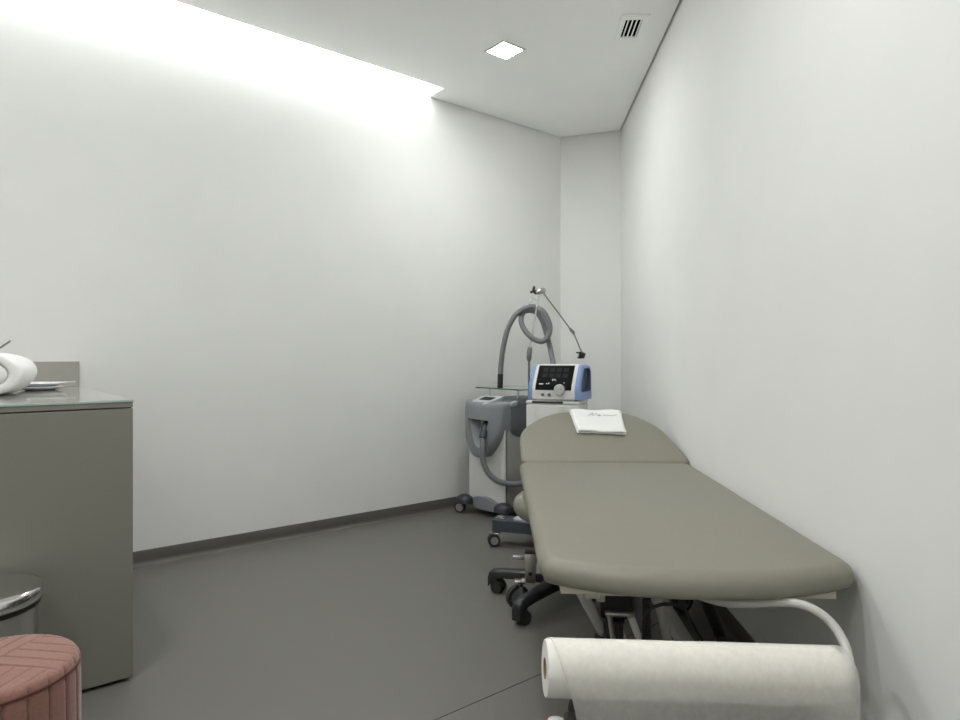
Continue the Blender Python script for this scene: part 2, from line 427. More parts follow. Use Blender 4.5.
# rounded front corners by hand: quarter arcs from the sides into the bow
LF = -.350; LB = -.384
poly = [(LF, .135), (LF+.004, .10), (LF+.012, .075)]+[p for p in fr]+[(HW-.010, .070), (HW-.003, .09), (HW, .125)]
poly += [(HW, 1.44), (HW-.028, 1.468), (LB+.028, 1.468), (LB, 1.44)]
bm = B(); cushion(bm, poly, ZB, ZTp, .034, .020, .006, .042); obj('cushion', bm, M_vinyl, bed, 70)
# head cushion, raised about 17 degrees, tapering to a rounded end
hw_ = [(.03, .376, 0), (.10, .374, -.003), (.18, .370, -.010), (.26, .366, -.016), (.32, .360, -.018), (.37, .348, -.018), (.42, .330, -.016), (.47, .304, -.013), (.52, .272, -.010), (.56, .238, -.007), (.595, .192, -.004), (.62, .135, 0), (.634, .06, 0)]
hp = [(-.350, 0), (.350, 0)]+[(c+w_, y*.97) for y, w_, c in hw_]+[(c-w_, y*.97) for y, w_, c in hw_[::-1]]
hb = Matrix.Translation((0, 1.476, ZB+.01)) @ Matrix.Rotation(math.radians(17), 4, 'X') @ Matrix.Translation((0, 0, -ZB-.01))
bm = B(); cushion(bm, hp, ZB, ZTp+.002, .020, .022, .006, .020); bmesh.ops.transform(bm, matrix=hb, verts=bm.verts)
obj('head_cushion', bm, M_vinyl, bed, 70)
bm = B(); prism(bm, [tuple(q) for q in inset(dense(hp), .055)], ZB-.016, ZB+.002); bmesh.ops.transform(bm, matrix=hb, verts=bm.verts); obj('head_board', bm, M_cream, bed, 0)
bm = B(); prism(bm, [(-.300, .055), (.315, .055), (.315, 1.43), (-.315, 1.43)], .456, ZB+.002); obj('base_board', bm, M_cream, bed, 0)
# white steel under-frame
bm = B()
for sx in (-1, 1): box(bm, (sx*.22, .73, .438), (.035, 1.22, .035), .003)
for y in (.15, .72, 1.30): box(bm, (0, y, .438), (.405, .03, .03), .002)
obj('upper_frame', bm, M_powder, bed, 30)
def wtube(name, a, b, r, m=M_powder, n=16): return obj(name, cyl(B(), bl(a), bl(b), r, n), m, bed, 40)
wtube('lift_arm', (.243, 1.60, .432), (.400, 1.87, .12), .0145)
wtube('lift_arm', (.437, 1.60, .432), (.560, 1.87, .12), .0125)
wtube('lift_arm', (.335, 2.15, .432), (.430, 1.98, .12), .0125)
bm = B(); box(bm, bl((.318, 1.70, .395)), (.022, .05, .075), .003); obj('pivot_plate', bm, M_powder, bed, 30)
bm = B(); cyl(bm, bl((.325, 1.66, .335)), bl((.400, 1.66, .331)), .0075, 12); cyl(bm, bl((.335, 1.66, .335)), bl((.37, 1.70, .15)), .007, 12); obj('cross_bar', bm, M_steel, bed, 40)
bm = B(); box(bm, bl((.375, 1.80, .33)), (.09, .10, .10), .012); box(bm, bl((.362, 1.74, .245)), (.05, .05, .09), .008); obj('motor_housing', bm, M_black, bed, 30)
bm = B(); box(bm, bl((.400, 1.645, .30)), (.018, .03, .075), .004, 2, Euler((0, -.35, 0)).to_matrix()); obj('bracket', bm, M_powder, bed, 30)
bm = B(); d0 = Vector((.58, 1.75, .43)); d1 = Vector((.745, 1.95, .125)); dd = d1-d0
cyl(bm, bl(d0), bl(d0+dd*.35), .012, 14); cyl(bm, bl(d0+dd*.30), bl(d1), .019, 18); obj('actuator', bm, M_black, bed, 40)
bm = B(); pts = [bl((.432+.009*math.cos(k*.8), 1.66+.009*math.sin(k*.8), .43-.0009*k)) for k in range(290)]; tube(bm, pts, .0032, 6); obj('coiled_cable', bm, M_black, bed, 60)
bm = B(); tube(bm, catmull([bl(px(643, 640, 1.60)), bl(px(644, 618, 1.58)), bl(px(652, 608, 1.57)), bl(px(668, 604, 1.57)), bl(px(684, 609, 1.60)), bl(px(692, 622, 1.66)), bl(px(702, 640, 1.68))], 8), .0042, 8); obj('cable', bm, M_black, bed, 60)
# lower base frame with cross beams
bm = B()
yb0 = .34; yb1 = 1.13
for sx in (-.085, .115): box(bm, (sx, (yb0+yb1)/2, .125), (.04, yb1-yb0, .04), .003)
obj('base_frame', bm, M_powder, bed, 30)
for y, wb in ((yb0, .34), (yb1, .66)):
    bm = B(); box(bm, (0, y, .165), (wb, .04, .038), .003); obj('cross_beam', bm, M_powder, bed, 30)
def bed_caster(x, y, side):
    q = obj('caster_bracket', box(B(), (x, y, .165), (.042, .05, .115), .002), M_steel, bed, 30)
    bm = B(); box(bm, (0, 0, 0), (.05, .014, .016), .003); bmesh.ops.translate(bm, vec=(x+side*.045, y-.01, .205), verts=bm.verts); obj('lever', bm, M_chrome, q, 30)
    bm = B(); box(bm, (x, y, .228), (.044, .052, .012), .002); obj('cap', bm, M_black, q, 30)
    bm = B(); cyl(bm, (x, y-.0255, .145), (x, y-.029, .145), .008, 14); obj('bolt', bm, M_black, q, 30)
    ax = Vector((.50, -.86, 0)).normalized(); c = Vector((x+side*.050, y-.004, .047))
    w = obj('caster', cyl(B(), c-ax*.011, c+ax*.011, .047, 30), M_tyre, bed, 30)
    obj('hub', cyl(B(), c-ax*.0125, c+ax*.0125, .034, 26), M_dgrey, w, 30)
    bm = B(); box(bm, (x+side*.040, y-.006, .108), (.044, .034, .014), .003)
    for s in (-1, 1): box(bm, c+ax*s*.0165+Vector((.006, 0, .028)), (.016, .004, .07), .001, 1, Matrix.Rotation(math.atan2(ax.y, ax.x)+PI/2, 3, 'Z'))
    box(bm, (x+side*.018, y-.006, .114), (.03, .03, .012), .002); obj('fork', bm, M_chrome, w, 30)
bed_caster(-.345, yb1, -1); bed_caster(.30, yb1, -1); bed_caster(-.165, yb0, -1); bed_caster(.165, yb0, -1)
# paper roll holder: tube from under the board, bending down to the roll axis
RL = Vector((.124, 1.220, .4070)); RR = Vector((.688, 1.238, .383)); RA = (RR-RL).normalized(); RRAD = .0515
pts = [(.40, 1.52, .443), (.56, 1.50, .443), (.66, 1.43, .452), (.695, 1.36, .455), (.742, 1.29, .450), (.762, 1.26, .432), (.768, 1.25, .413), tuple(RR+RA*.066+Vector((0, 0, .012))), tuple(RR+RA*.045), tuple(RR-RA*.02), tuple(RL+RA*.10)]
pts = [(.50, 1.52, .441), (.535, 1.47, .442), tuple(px(735, 603.5, 1.435)), tuple(px(775, 602.5, 1.395)), tuple(px(799, 604, 1.365)), tuple(px(818, 612, 1.34)), tuple(px(833, 625, 1.32)), tuple(px(843, 641, 1.295)), tuple(px(848, 656, 1.27)), tuple(RR+RA*.032+Vector((0, .008, .003))), tuple(RR+RA*.014), tuple(RR-RA*.05), tuple(RL+RA*.12)]
bm = B(); tube(bm, catmull([bl(p) for p in pts], 8), .0095, 14); obj('roll_holder', bm, M_powder, bed, 60)

# ---------------------------------------------------------------- paper roll with hanging sheet
rp = thing('paper_roll', 'wide roll of white couch paper with a sheer sheet hanging from the couch foot', 'paper roll', tuple(RL), 0)
L = (RR-RL).length; Mr = RA.to_track_quat('X', 'Z').to_matrix()       # local x along the roll axis
Mr = Matrix((RA, Vector((0, 0, 1)).cross(RA).normalized(), RA.cross(Vector((0, 0, 1)).cross(RA)).normalized())).transposed()
def rl(x, a, r): return Mr @ Vector((x, -r*math.sin(a), r*math.cos(a)))   # a = 0 on top, 90 deg to the viewer
bm = B(); N = 72; rings = []
xs = [0, .001, .003]+[L*k/40 for k in range(1, 40)]+[L-.003, L-.001, L]
V = []
for i, x in enumerate(xs):
    e = min(x, L-x); sh = -.0016*(1-min(1, e/.003))
    row = []
    for k in range(N):
        a = 2*PI*k/N; w = noise.noise(Vector((x*9, math.cos(a)*1.6, math.sin(a)*1.6+3)))*.0016
        row.append(rl(x, a, RRAD+sh+w))
    V.append(row)
inner = [[rl(x, 2*PI*k/N, .019) for k in range(N)] for x in (L, 0)]
rows = V+[[rl(L, 2*PI*k/N, .035) for k in range(N)]]+inner+[[rl(0, 2*PI*k/N, .035) for k in range(N)]]
vs = [[bm.verts.new(p) for p in r] for r in rows]
for i in range(len(vs)):
    a, b = vs[i], vs[(i+1) % len(vs)]
    for k in range(N): bm.faces.new((a[k], a[(k+1) % N], b[(k+1) % N], b[k]))
obj('roll', bm, M_paper, rp, 50)
bm = B(); rows = [[rl(x, 2*PI*k/40, r_) for k in range(40)] for x, r_ in ((-.0008, .0188), (L+.0008, .0188), (L+.0008, .0162), (-.0008, .0162))]
vs = [[bm.verts.new(p) for p in r] for r in rows]
for i in range(4):
    a, b = vs[i], vs[(i+1) % 4]
    for k in range(40): bm.faces.new((a[k], a[(k+1) % 40], b[(k+1) % 40], b[k]))
obj('core', bm, M_card, rp, 50, 'brown cardboard core')
# outer loose layer: over the front of the roll, then hanging free
bm = B(); path = []
for k in range(28): path.append(('a', -.9+(PI/2+.9)*k/27))
for k in range(1, 31): path.append(('d', k*.0105))
grid = []; NX = 56; ln = 0
for i, (t, v) in enumerate(path):
    f = i/(len(path)-1); row = []
    xl = .006+.026*min(1, i/27)**2+(.030*(1-math.exp(-v/.07)) if t == 'd' else 0); xr = L+.002+.012*min(1, i/10)
    for j in range(NX+1):
        x = xl+(xr-xl)*j/NX
        wob = noise.noise(Vector((x*10, f*5, 1)))
        if t == 'a': p = rl(x, v, RRAD+.0030+.0010*wob)
        else:
            p = rl(x, PI/2, RRAD+.0032+.0012*wob+.010*min(1, v/.06)*noise.noise(Vector((x*7+4, v*3, 2)))*.6)+Vector((0, 0, -v))
        row.append(bm.verts.new(p))
    grid.append(row)
for a, b in zip(grid, grid[1:]):
    for j in range(NX): bm.faces.new((a[j], a[j+1], b[j+1], b[j]))
sheet = obj('hanging_sheet', bm, M_sheer, rp, 180, 'sheer loose paper sheet')
md = sheet.modifiers.new('thickness', 'SOLIDIFY'); md.thickness = .0005

# things on the floor by the couch foot
fx_, fy_ = .180, 1.585
can = thing('container', 'small white container with a red rim on the floor below the paper roll', 'container', (fx_+.008, fy_, 0))
bm = B(); lathe(bm, [(0, 0), (.026, 0), (.027, .003), (.027, .0955), (0, .0955)], 32); obj('body', bm, M_white, can, 30)
bm = B(); lathe(bm, [(.0272, .0855), (.0272, .0955), (.025, .098), (.0225, .098), (.0225, .0955)], 32); obj('rim', bm, M_red, can, 30)
bm = B(); lathe(bm, [(0, .0955), (.0225, .0955), (.020, .1005), (.012, .1035), (0, .1045)], 32); obj('lid', bm, M_china, can, 30)
fsw = thing('foot_pedal', 'black foot control box on the floor beside the white red-rimmed container', 'foot control', (.241, 1.61, 0))
bm = B(); box(bm, (0, 0, .044), (.05, .08, .088), .006); obj('body', bm, M_black, fsw, 30)
bm = B(); box(bm, (-.0265, 0, .045), (.003, .06, .075), .001); obj('side_plate', bm, M_steel, fsw, 30)

# ---------------------------------------------------------------- rolling stool under the couch edge
sx0, sy0 = .342, 2.618
st = thing('rolling_stool', 'low round beige rolling stool with black star base under the couch edge', 'stool', (sx0, sy0, 0))
bm = B(); prof = [(0, .345), (.15, .345), (.185, .352), (.203, .372), (.206, .395), (.200, .418), (.182, .434), (.15, .441), (0, .443)]
lathe(bm, prof, 48); obj('seat', bm, M_vinyl, st, 60)
bm = B(); lathe(bm, [(0, .332), (.12, .332), (.12, .345), (0, .345)], 32); cyl(bm, (0, 0, .20), (0, 0, .333), .016, 16); cyl(bm, (0, 0, .09), (0, 0, .225), .024, 20); obj('gas_column', bm, M_black, st, 40)
bm = B(); lathe(bm, [(0, .075), (.035, .075), (.046, .085), (.042, .125), (.03, .138), (0, .14)], 28); obj('hub', bm, M_black, st, 40)
for k in range(5):
    a = math.radians(158+72*k); c, s = math.cos(a), math.sin(a); R3 = Matrix.Rotation(a, 3, 'Z')
    bm = B(); rings = []
    for r_, w, z0, z1 in ((.025, .030, .076, .122), (.08, .029, .074, .118), (.15, .025, .072, .110), (.22, .023, .070, .104), (.275, .022, .066, .100), (.305, .021, .050, .096), (.320, .020, .030, .086), (.326, .018, .022, .072)):
        sec = [(-w, z0), (w, z0), (w, z1-.008), (w*.6, z1), (-w*.6, z1), (-w, z1-.008)]
        rings.append([tuple(R3 @ Vector((r_, y, z))) for y, z in sec])
    loops(bm, rings); obj('leg', bm, M_black, st, 50)
    # twin-wheel hooded caster
    px_, py_ = c*.284, s*.284; R4 = Matrix.Rotation(a+1.25, 3, 'Z'); ax = R4 @ Vector((1, 0, 0))
    ca = obj('caster', cyl(B(), (px_, py_, .045), (px_, py_, .072), .0075, 12), M_black, st, 40)
    ctr = Vector((px_, py_, .0265))
    for s_ in (-1, 1):
        obj('wheel', cyl(B(), ctr+ax*s_*.006, ctr+ax*s_*.022, .0265, 22), M_tyre, ca, 40)
    bm = B()
    hood = [(-.0275*math.cos(PI*q/10), .0275*math.sin(PI*q/10)) for q in range(11)]
    side = R4 @ Vector((0, 1, 0)); rings = [[tuple(ctr+ax*w+side*u+Vector((0, 0, v+.003))) for u, v in hood] for w in (-.0045, .0045)]
    loops(bm, rings); obj('hood', bm, M_black, ca, 40)

# ---------------------------------------------------------------- white towel folded on the head cushion
hm = Matrix.Translation((O.x, O.y, 0)) @ Matrix.Rotation(TH, 4, 'Z') @ hb
ft = thing('folded_towel', 'folded white hand towel with grey embroidery on the raised couch head', 'towel')
ft.matrix_world = hm @ Matrix.Translation((.022, .415, ZTp+.0085)) @ Matrix.Rotation(-.06, 4, 'Z')
def towel_pt(u, v):   # u across -1..1, v from front 0 to back 1
    w = .121+.012*v; x = u*w-.014*v+.012*(1-v)*0; y = -.135+.275*v
    y += .010*math.sin(u*2.2)*(v-.3)+.006*noise.noise(Vector((u*2, v*2, 5)))
    x += .02*(1-v)*(.3 if u < 0 else .1)
    if u > .6: y -= .05*(u-.6)*v*1.3
    return x, y
def towel_layer(bm, z0, th, sc, off, wav):
    NU, NV = 30, 22; top = []; bot = []
    for i in range(NU+1):
        u = -1+2*i/NU; rt_, rb_ = [], []
        for j in range(NV+1):
            v = j/NV; x, y = towel_pt(u*sc, v)
            y += off
            ed = min((1-abs(u))*.12, v*.27, (1-v)*.27); f = min(1, ed/.010); f = math.sqrt(max(0, 1-(1-f)**2))
            w = wav*noise.noise(Vector((x*13, y*13, z0*90)))+wav*.7+(.012*max(0, v-.45)*(1-math.cos(u*4.2))*.5 if z0 > .002 else 0)
            rt_.append(bm.verts.new((x, y, z0+w+th*(.5+.5*f)))); rb_.append(bm.verts.new((x, y, z0+(w if z0 > .002 else max(0, w*.0))+th*(.5-.5*f)*.99)))
        top.append(rt_); bot.append(rb_)
    for i in range(NU):
        for j in range(NV):
            bm.faces.new((top[i][j], top[i+1][j], top[i+1][j+1], top[i][j+1])); bm.faces.new((bot[i][j], bot[i][j+1], bot[i+1][j+1], bot[i+1][j]))
    for i in range(NU):
        bm.faces.new((top[i][0], bot[i][0], bot[i+1][0], top[i+1][0])); bm.faces.new((top[i][NV], top[i+1][NV], bot[i+1][NV], bot[i][NV]))
    for j in range(NV):
        bm.faces.new((top[0][j], top[0][j+1], bot[0][j+1], bot[0][j])); bm.faces.new((top[NU][j], bot[NU][j], bot[NU][j+1], top[NU][j+1]))
bm = B(); towel_layer(bm, 0, .010, 1.0, 0, .002); towel_layer(bm, .0085, .0110, .990, -.005, .007); obj('cloth', bm, M_towel, ft, 70)
bm = B(); zz = .0302
def stitch(pts): tube(bm, catmull([(x, y, zz+.0025*noise.noise(Vector((x*14, y*14, 1)))) for x, y in pts], 5), .0011, 6)
stitch([(-.055, .035), (-.045, .045), (-.035, .070), (-.030, .072), (-.032, .045), (-.028, .040), (-.020, .055), (-.010, .070), (-.008, .045), (0, .035), (.006, .048), (.002, .050), (.004, .036), (.012, .036)])
stitch([(.020, .046), (.032, .044), (.044, .048), (.052, .043), (.06, .046)])
stitch([(.06, .046), (.072, .044), (.084, .052), (.092, .062)])
obj('embroidery', bm, M_thread, ft, 60, 'grey embroidered script')

# ---------------------------------------------------------------- cold-air therapy unit in the corner
CF = Vector((.043, 4.025)); cb = CF+DL*.0
cr = thing('cold_air_unit', 'grey and white cold-air therapy unit on casters in the far corner', 'medical device', (CF.x, CF.y, 0), math.atan2(-DL.x, DL.y))
CI = inv(cr)
def cl(p): return CI @ Vector(p)
w = .172; dp = .46
bm = B(); box(bm, (0, dp/2+.012, .367), (2*w, dp-.02, .586), .006); obj('side_panels', bm, M_sidegrey, cr, 30, 'grey cabinet sides')
bm = B(); prism(bm, [(-w-.002, -.004), (w+.002, -.004), (w+.002, .006), (-w-.002, .006)], .082, .66); obj('front_panel', bm, M_white, cr, 0, 'white front panel')
# slate hood wrapping the upper body
bm = B(); rings = []
for z, wx, y0, y1 in ((.505, .172, .08, dp*.85), (.53, .182, .04, dp*.95), (.60, .190, .02, dp+.005), (.70, .192, .01, dp+.01), (.722, .190, .02, dp+.01), (.734, .175, .04, dp-.01)):
    rings.append([(q.x, q.y, z) for q in round_poly([(-wx, y0), (wx, y0), (wx, y1), (-wx, y1)], .04, 5)])
loops(bm, rings); obj('hood', bm, M_dgrey, cr, 50, 'slate grey hood')
# shield-shaped front with an open nozzle pocket
def shield_outline(n=72):
    pts = []
    top = .724; wx = .188
    ctrl = [(-wx+.012, top), (0, top+.0), (wx-.012, top), (wx, top-.03), (wx, .66), (wx-.008, .58), (wx-.035, .50), (.095, .425), (.05, .388), (0, .374), (-.05, .388), (-.095, .425), (-wx+.035, .50), (-wx+.008, .58), (-wx, .66), (-wx, top-.03), (-wx+.012, top)]
    C = catmull([(x, 0, z) for x, z in ctrl], 8)
    # resample by angle round the middle of the pocket
    return [(p.x, p.z) for p in C[:-1]]
def at_angle(poly, c, ang):
    best = None; d = Vector((math.cos(ang), math.sin(ang)))
    for i in range(len(poly)):
        a = Vector(poly[i])-c; b = Vector(poly[(i+1) % len(poly)])-c; e = b-a
        den = d.x*e.y-d.y*e.x
        if abs(den) < 1e-9: continue
        t = (a.x*e.y-a.y*e.x)/den; s = (a.x*d.y-a.y*d.x)/den
        if t > 0 and -1e-6 <= s <= 1+1e-6 and (best is None or t > best): best = t
    return c+d*best
pocket = [(p.x, p.y) for p in round_poly([(-.072, .618), (.000, .440), (.065, .440), (.112, .612)], [.012, .04, .04, .012], 6)]
pocket = dense([Vector(p) for p in pocket], .02)
SO = shield_outline(); pc = Vector((.025, .545)); NA2 = 96
def fy_of(x, z):   # bulge of the shield towards the viewer
    return -.085*(1-(x/.20)**2)-.02*(1-((z-.58)/.25)**2)*(1 if abs(z-.58) < .25 else 0)
outer = [at_angle(SO, pc, 2*PI*k/NA2) for k in range(NA2)]; innr = [at_angle(pocket, pc, 2*PI*k/NA2) for k in range(NA2)]
rings = []
rings.append([(p.x, .06, p.y) for p in outer])
rings.append([(p.x, fy_of(p.x, p.y)*.75+.012, p.y) for p in outer])
for t, e in ((.04, .0), (.12, 0), (.3, 0), (.5, 0), (.75, 0), (1, 0)):
    rings.append([((o.x*(1-t)+i.x*t), fy_of(o.x*(1-t)+i.x*t, o.y*(1-t)+i.y*t)*(.86 if t < .1 else .97 if t < .2 else 1), o.y*(1-t)+i.y*t) for o, i in zip(outer, innr)])
rings.append([(i.x, fy_of(i.x, i.y)+.012, i.y) for i in innr])
bm = B(); loops(bm, rings, True, False); obj('front_shield', bm, M_grey, cr, 60, 'grey shield-shaped front')
rings = [[(i.x, fy_of(i.x, i.y)+.010, i.y) for i in innr], [(i.x*.9-.0, -.02, pc.y+(i.y-pc.y)*.9) for i in innr], [(i.x*.86, .0, pc.y+(i.y-pc.y)*.85) for i in innr]]
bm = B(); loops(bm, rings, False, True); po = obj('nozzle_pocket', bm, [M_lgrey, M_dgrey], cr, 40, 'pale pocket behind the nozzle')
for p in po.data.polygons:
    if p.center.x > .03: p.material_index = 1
# display on the sloping top
bm = B(); rings = []
for y, z, wx in ((-.090, .712, .06), (-.065, .726, .085), (-.01, .742, .095), (.05, .754, .085), (.075, .753, .06)):
    rings.append([(.022-wx, y, .710), (.022-wx, y, z), (.022+wx, y, z), (.022+wx, y, .710)])
loops(bm, rings); obj('control_panel', bm, M_lgrey, cr, 40, 'pale control panel')
bm = B(); box(bm, (.026, -.018, .7405), (.10, .050, .006), .001, 1, Euler((.26, 0, 0)).to_matrix()); obj('display', bm, M_screen, cr, 0)
bm = B(); box(bm, (.196, .05, .715), (.02, .05, .03), .006, 2, Euler((.2, .3, 0)).to_matrix()); obj('side_clip', bm, M_lgrey, cr, 40)
# foot bumper and casters
bm = B(); rings = []
for x, z0, z1, y in ((-.135, .070, .095, -.012), (-.11, .062, .118, -.028), (-.05, .060, .135, -.038), (0, .060, .138, -.040), (.05, .060, .135, -.038), (.11, .062, .118, -.028), (.135, .070, .095, -.012)):
    z0 -= .014; z1 -= .014; rings.append([(x, .10, z0), (x, y, z0), (x, y-.004, (z0+z1)/2), (x, y, z1), (x, .10, z1)])
loops(bm, rings); box(bm, (0, dp/2+.04, .070), (2*w-.02, dp-.12, .040), .006); obj('foot', bm, M_grey, cr, 50)
for x, y in ((-.158, -.055), (.190, -.030), (-.17, dp-.03), (.17, dp-.03)):
    bm = B(); R = Matrix.Rotation(0, 3, 'Z')
    rings = []
    for q in range(7):
        t = PI/2*q/6; rings.append([(x+.062*math.cos(t)*math.cos(a)+.0, y+.055*math.cos(t)*math.sin(a), .080+.040*math.sin(t)+(0 if q else -.012)) for a in [2*PI*j/24 for j in range(24)]] if q < 6 else [(x+.004*math.cos(a), y+.004*math.sin(a), .120) for a in [2*PI*j/24 for j in range(24)]])
    loops(bm, rings); cv = obj('caster', bm, M_navy, cr, 60, 'dark blue-grey caster cover')
    cx = x+(-.022 if x < 0 else .022); cy = y-.02; dv = Vector((.55, -.83, 0)).normalized() if x < 0 else Vector((.3, -.95, 0)).normalized()
    c = Vector((cx, cy, .036))
    wv = obj('wheel', cyl(B(), c-dv*.013, c+dv*.013, .036, 26), M_tyre, cv, 40)
    obj('hub', cyl(B(), c-dv*.0145, c+dv*.0145, .025, 24), M_hub, cv, 40, 'grey wheel disc')
    bm = B(); cyl(bm, (cx*.98, y, .066), (cx*.98, y, .085), .012, 14); obj('stem', bm, M_navy, cv, 40)
# glass shelf on posts
bm = B(); box(bm, (.03, .23, .800), (.44, .34, .008), .001, 1); o = obj('glass_shelf', bm, [M_glass, M_glassedge], cr, 0, 'clear glass shelf with green edge')
bm2 = mat('glass_edge_dark', (.035, .11, .085), .2)
o.data.materials[1] = bm2
for p in o.data.polygons:
    if abs(p.normal.z) < .5: p.material_index = 1
for x, y in ((-.10, .11), (.165, .11), (-.10, .36), (.165, .36)):
    bm = B(); cyl(bm, (x, y, .744), (x, y, .796), .0055, 12); obj('shelf_post', bm, M_chrome, cr, 40)
# hose arm: pole, joint, thin arm with clip
DY = 4.12
def cp_(x, y, d=DY): return cl(px(x, y, d))
pole = obj('hose_arm', tube(B(), [cl((px(529, 400, DY).x, DY, .74)), cp_(529, 356)], .0075, 14), M_dsteel, cr, 40)
bm = B(); tube(bm, [cp_(529, 361), cp_(529, 358), cp_(529.6, 351), cp_(530.2, 347)], [.012, .0165, .0165, .012], 16); obj('bushing', bm, M_dsteel, pole, 25)
bm = B(); tube(bm, [cp_(530, 349), cp_(538.5, 296)], .0062, 12); obj('upper_rod', bm, M_chrome, pole, 40)
bm = B(); tube(bm, [cp_(536, 292.5), cp_(538, 292), cp_(544, 290.5), cp_(545.5, 290.5)], [.014, .018, .018, .010], 18); obj('joint', bm, M_steel, pole, 50)
bm = B(); c = cp_(533.5, 291)
for k in range(3):
    a = math.radians(80+120*k); tip = px(533.5-2.0*0, 291, DY)+Vector((.022*math.cos(a), -.006, .030*math.sin(a))); tube(bm, [c, cl(tip)], [.010, .0075], 10)
tube(bm, [c, cp_(537, 291.5)], .009, 12); obj('knob', bm, M_black, pole, 50)
bm = B(); tube(bm, [cp_(543.5, 293), cp_(571, 330)], .0042, 10); tube(bm, [cp_(574, 334, 4.10), cp_(581.5, 352, 4.08)], .0042, 10); obj('swing_arm', bm, M_dsteel, pole, 50)
bm = B(); tube(bm, [cp_(569.5, 328), cp_(571, 330), cp_(573.5, 332.5), cp_(574.2, 335)], [.005, .010, .010, .005], 14); obj('elbow', bm, M_dsteel, pole, 50)
bm = B(); box(bm, cp_(582, 355, 4.08), (.034, .03, .038), .006, 2, Euler((0, .4, 0)).to_matrix())
box(bm, cp_(578.5, 352.8, 4.08), (.022, .03, .008), .002, 1, Euler((0, .3, 0)).to_matrix()); box(bm, cp_(579.5, 357.8, 4.08), (.02, .03, .007), .002, 1, Euler((0, .3, 0)).to_matrix()); obj('clip', bm, M_black, pole, 40)
bm = B(); tube(bm, catmull([cp_(536.5, 300), cp_(533, 298), cp_(530, 300.5), cp_(529, 304), cp_(532, 306)], 6), .0022, 8); obj('hook', bm, M_chrome, pole, 60)
# hose: nozzle end standing on the shelf, over the hook, one loop, down behind, into the front pocket
def zp(x, y): return 480+0*x
loop = [(500.3, 377), (501, 365), (503, 349), (506.5, 333), (510.5, 323), (516.5, 314), (526, 308), (535, 307), (542.5, 311), (547.5, 319), (550, 328), (547.5, 337.5), (541, 341.5), (531.5, 337.5), (524, 329), (521, 320), (523.5, 312.5), (530, 310.5), (537, 313), (542, 320), (545.5, 330), (549, 343), (551.5, 355), (553.5, 368)]
dep = [4.16]*6+[4.15, 4.14, 4.10, 4.085, 4.08, 4.08, 4.085, 4.10, 4.13, 4.16, 4.19, 4.20, 4.20, 4.18, 4.15, 4.12, 4.08, 4.02]
hp_ = [cl(px(x, y, d)) for (x, y), d in zip(loop, dep)]
hp_ += [cl((.455, 3.99, .80)), cl((.42, 3.965, .62)), cl((.39, 3.95, .42)), cl((.325, 3.905, .275)), cl(px(528, 481, 3.89)), cl(px(521.5, 483, 3.88)), cl(px(514, 484.2, 3.865)), cl(px(506.5, 483.5, 3.855)), cl(px(496.7, 480.5, 3.85)), cl(px(488, 472.5, 3.855)), cl(px(483.2, 460.5, 3.865)), cl(px(482.6, 449, 3.87)), cl(px(482.6, 439, 3.89))]
bm = B(); tube(bm, catmull(hp_, 9), .0172, 16); hose = obj('hose', bm, M_hose, cr, 70)
bm = B(); tube(bm, [cp_(499.8, 389.2, 4.16), cp_(500, 388.6, 4.16), cp_(500.2, 381, 4.16), cp_(500.4, 374, 4.16)], [.014, .0185, .0185, .0185], 18); obj('nozzle', bm, M_black, hose, 50)
bm = B(); tube(bm, [cl(px(482.7, 438, 3.89)), cl(px(483.6, 433, 3.90)), cl(px(486, 425, 3.935)), cl(px(487.3, 421, 3.975))], [.022, .023, .022, .021], 18); obj('plug', bm, M_navy, hose, 50)

# ---------------------------------------------------------------- shockwave unit on its trolley
TA = -math.radians(19.9)
tr = thing('device_trolley', 'slate and white device trolley on small casters behind the couch head', 'trolley', (.372, 3.630, 0), TA)
bm = B()
for y0, y1, xa, xb in ((-.345, -.225, -.212, .262), (.05, .15, -.20, .20)): prism(bm, [tuple(q) for q in round_poly([(xa, y0), (xb, y0), (xb, y1), (xa, y1)], .03, 5)], .082, .140)
box(bm, (.06, -.09, .111), (.24, .30, .058), .004); obj('base', bm, M_slate, tr, 30)
bm = B(); prism(bm, [tuple(q) for q in round_poly([(-.10, -.315), (.235, -.315), (.235, -.24), (-.10, -.24)], .02, 5)], .140, .147); obj('base_cover', bm, M_lgrey, tr, 30, 'pale cover on the front bar')
bm = B(); box(bm, (-.172, -.290, .144), (.05, .045, .008), .003); obj('brake_lever', bm, M_chrome, tr, 30)
bm = B(); box(bm, (.062, .03, .140+.30), (.300, .26, .60), .012, 3)
for sx in (-1, 1): box(bm, (.05+sx*.085, -.099, .44), (.006, .004, .54), .001, 1)
obj('column', bm, M_white, tr, 40)
bm = B(); box(bm, (.062, .03, .749), (.302, .262, .018), .006); obj('top_tray', bm, M_white, tr, 40)
bm = B(); box(bm, (.035, -.0915, .7505), (.175, .02, .0125), .001, 1); obj('drawer_slot', bm, M_black, tr, 0, 'black slot below the device')
for x, y in ((-.185, -.320), (.235, -.320), (-.172, .125), (.172, .125)):
    bm = B(); cyl(bm, (x, y, .06), (x, y, .0825), .009, 12); box(bm, (x-.004, y-.006, .0705), (.052, .05, .012), .004)
    ca = obj('caster', bm, M_chrome, tr, 40, 'chrome caster fork')
    d = Vector((.45, -.89, 0)).normalized(); c = Vector((x-.012, y-.012, .0325))
    for s in (-1, 1):
        wo = obj('wheel', cyl(B(), c+d*s*.004, c+d*s*.020, .0325, 24), M_tyre, ca, 40)
        obj('hub', cyl(B(), c+d*s*.004, c+d*s*.0212, .021, 22), M_hub, ca, 40)

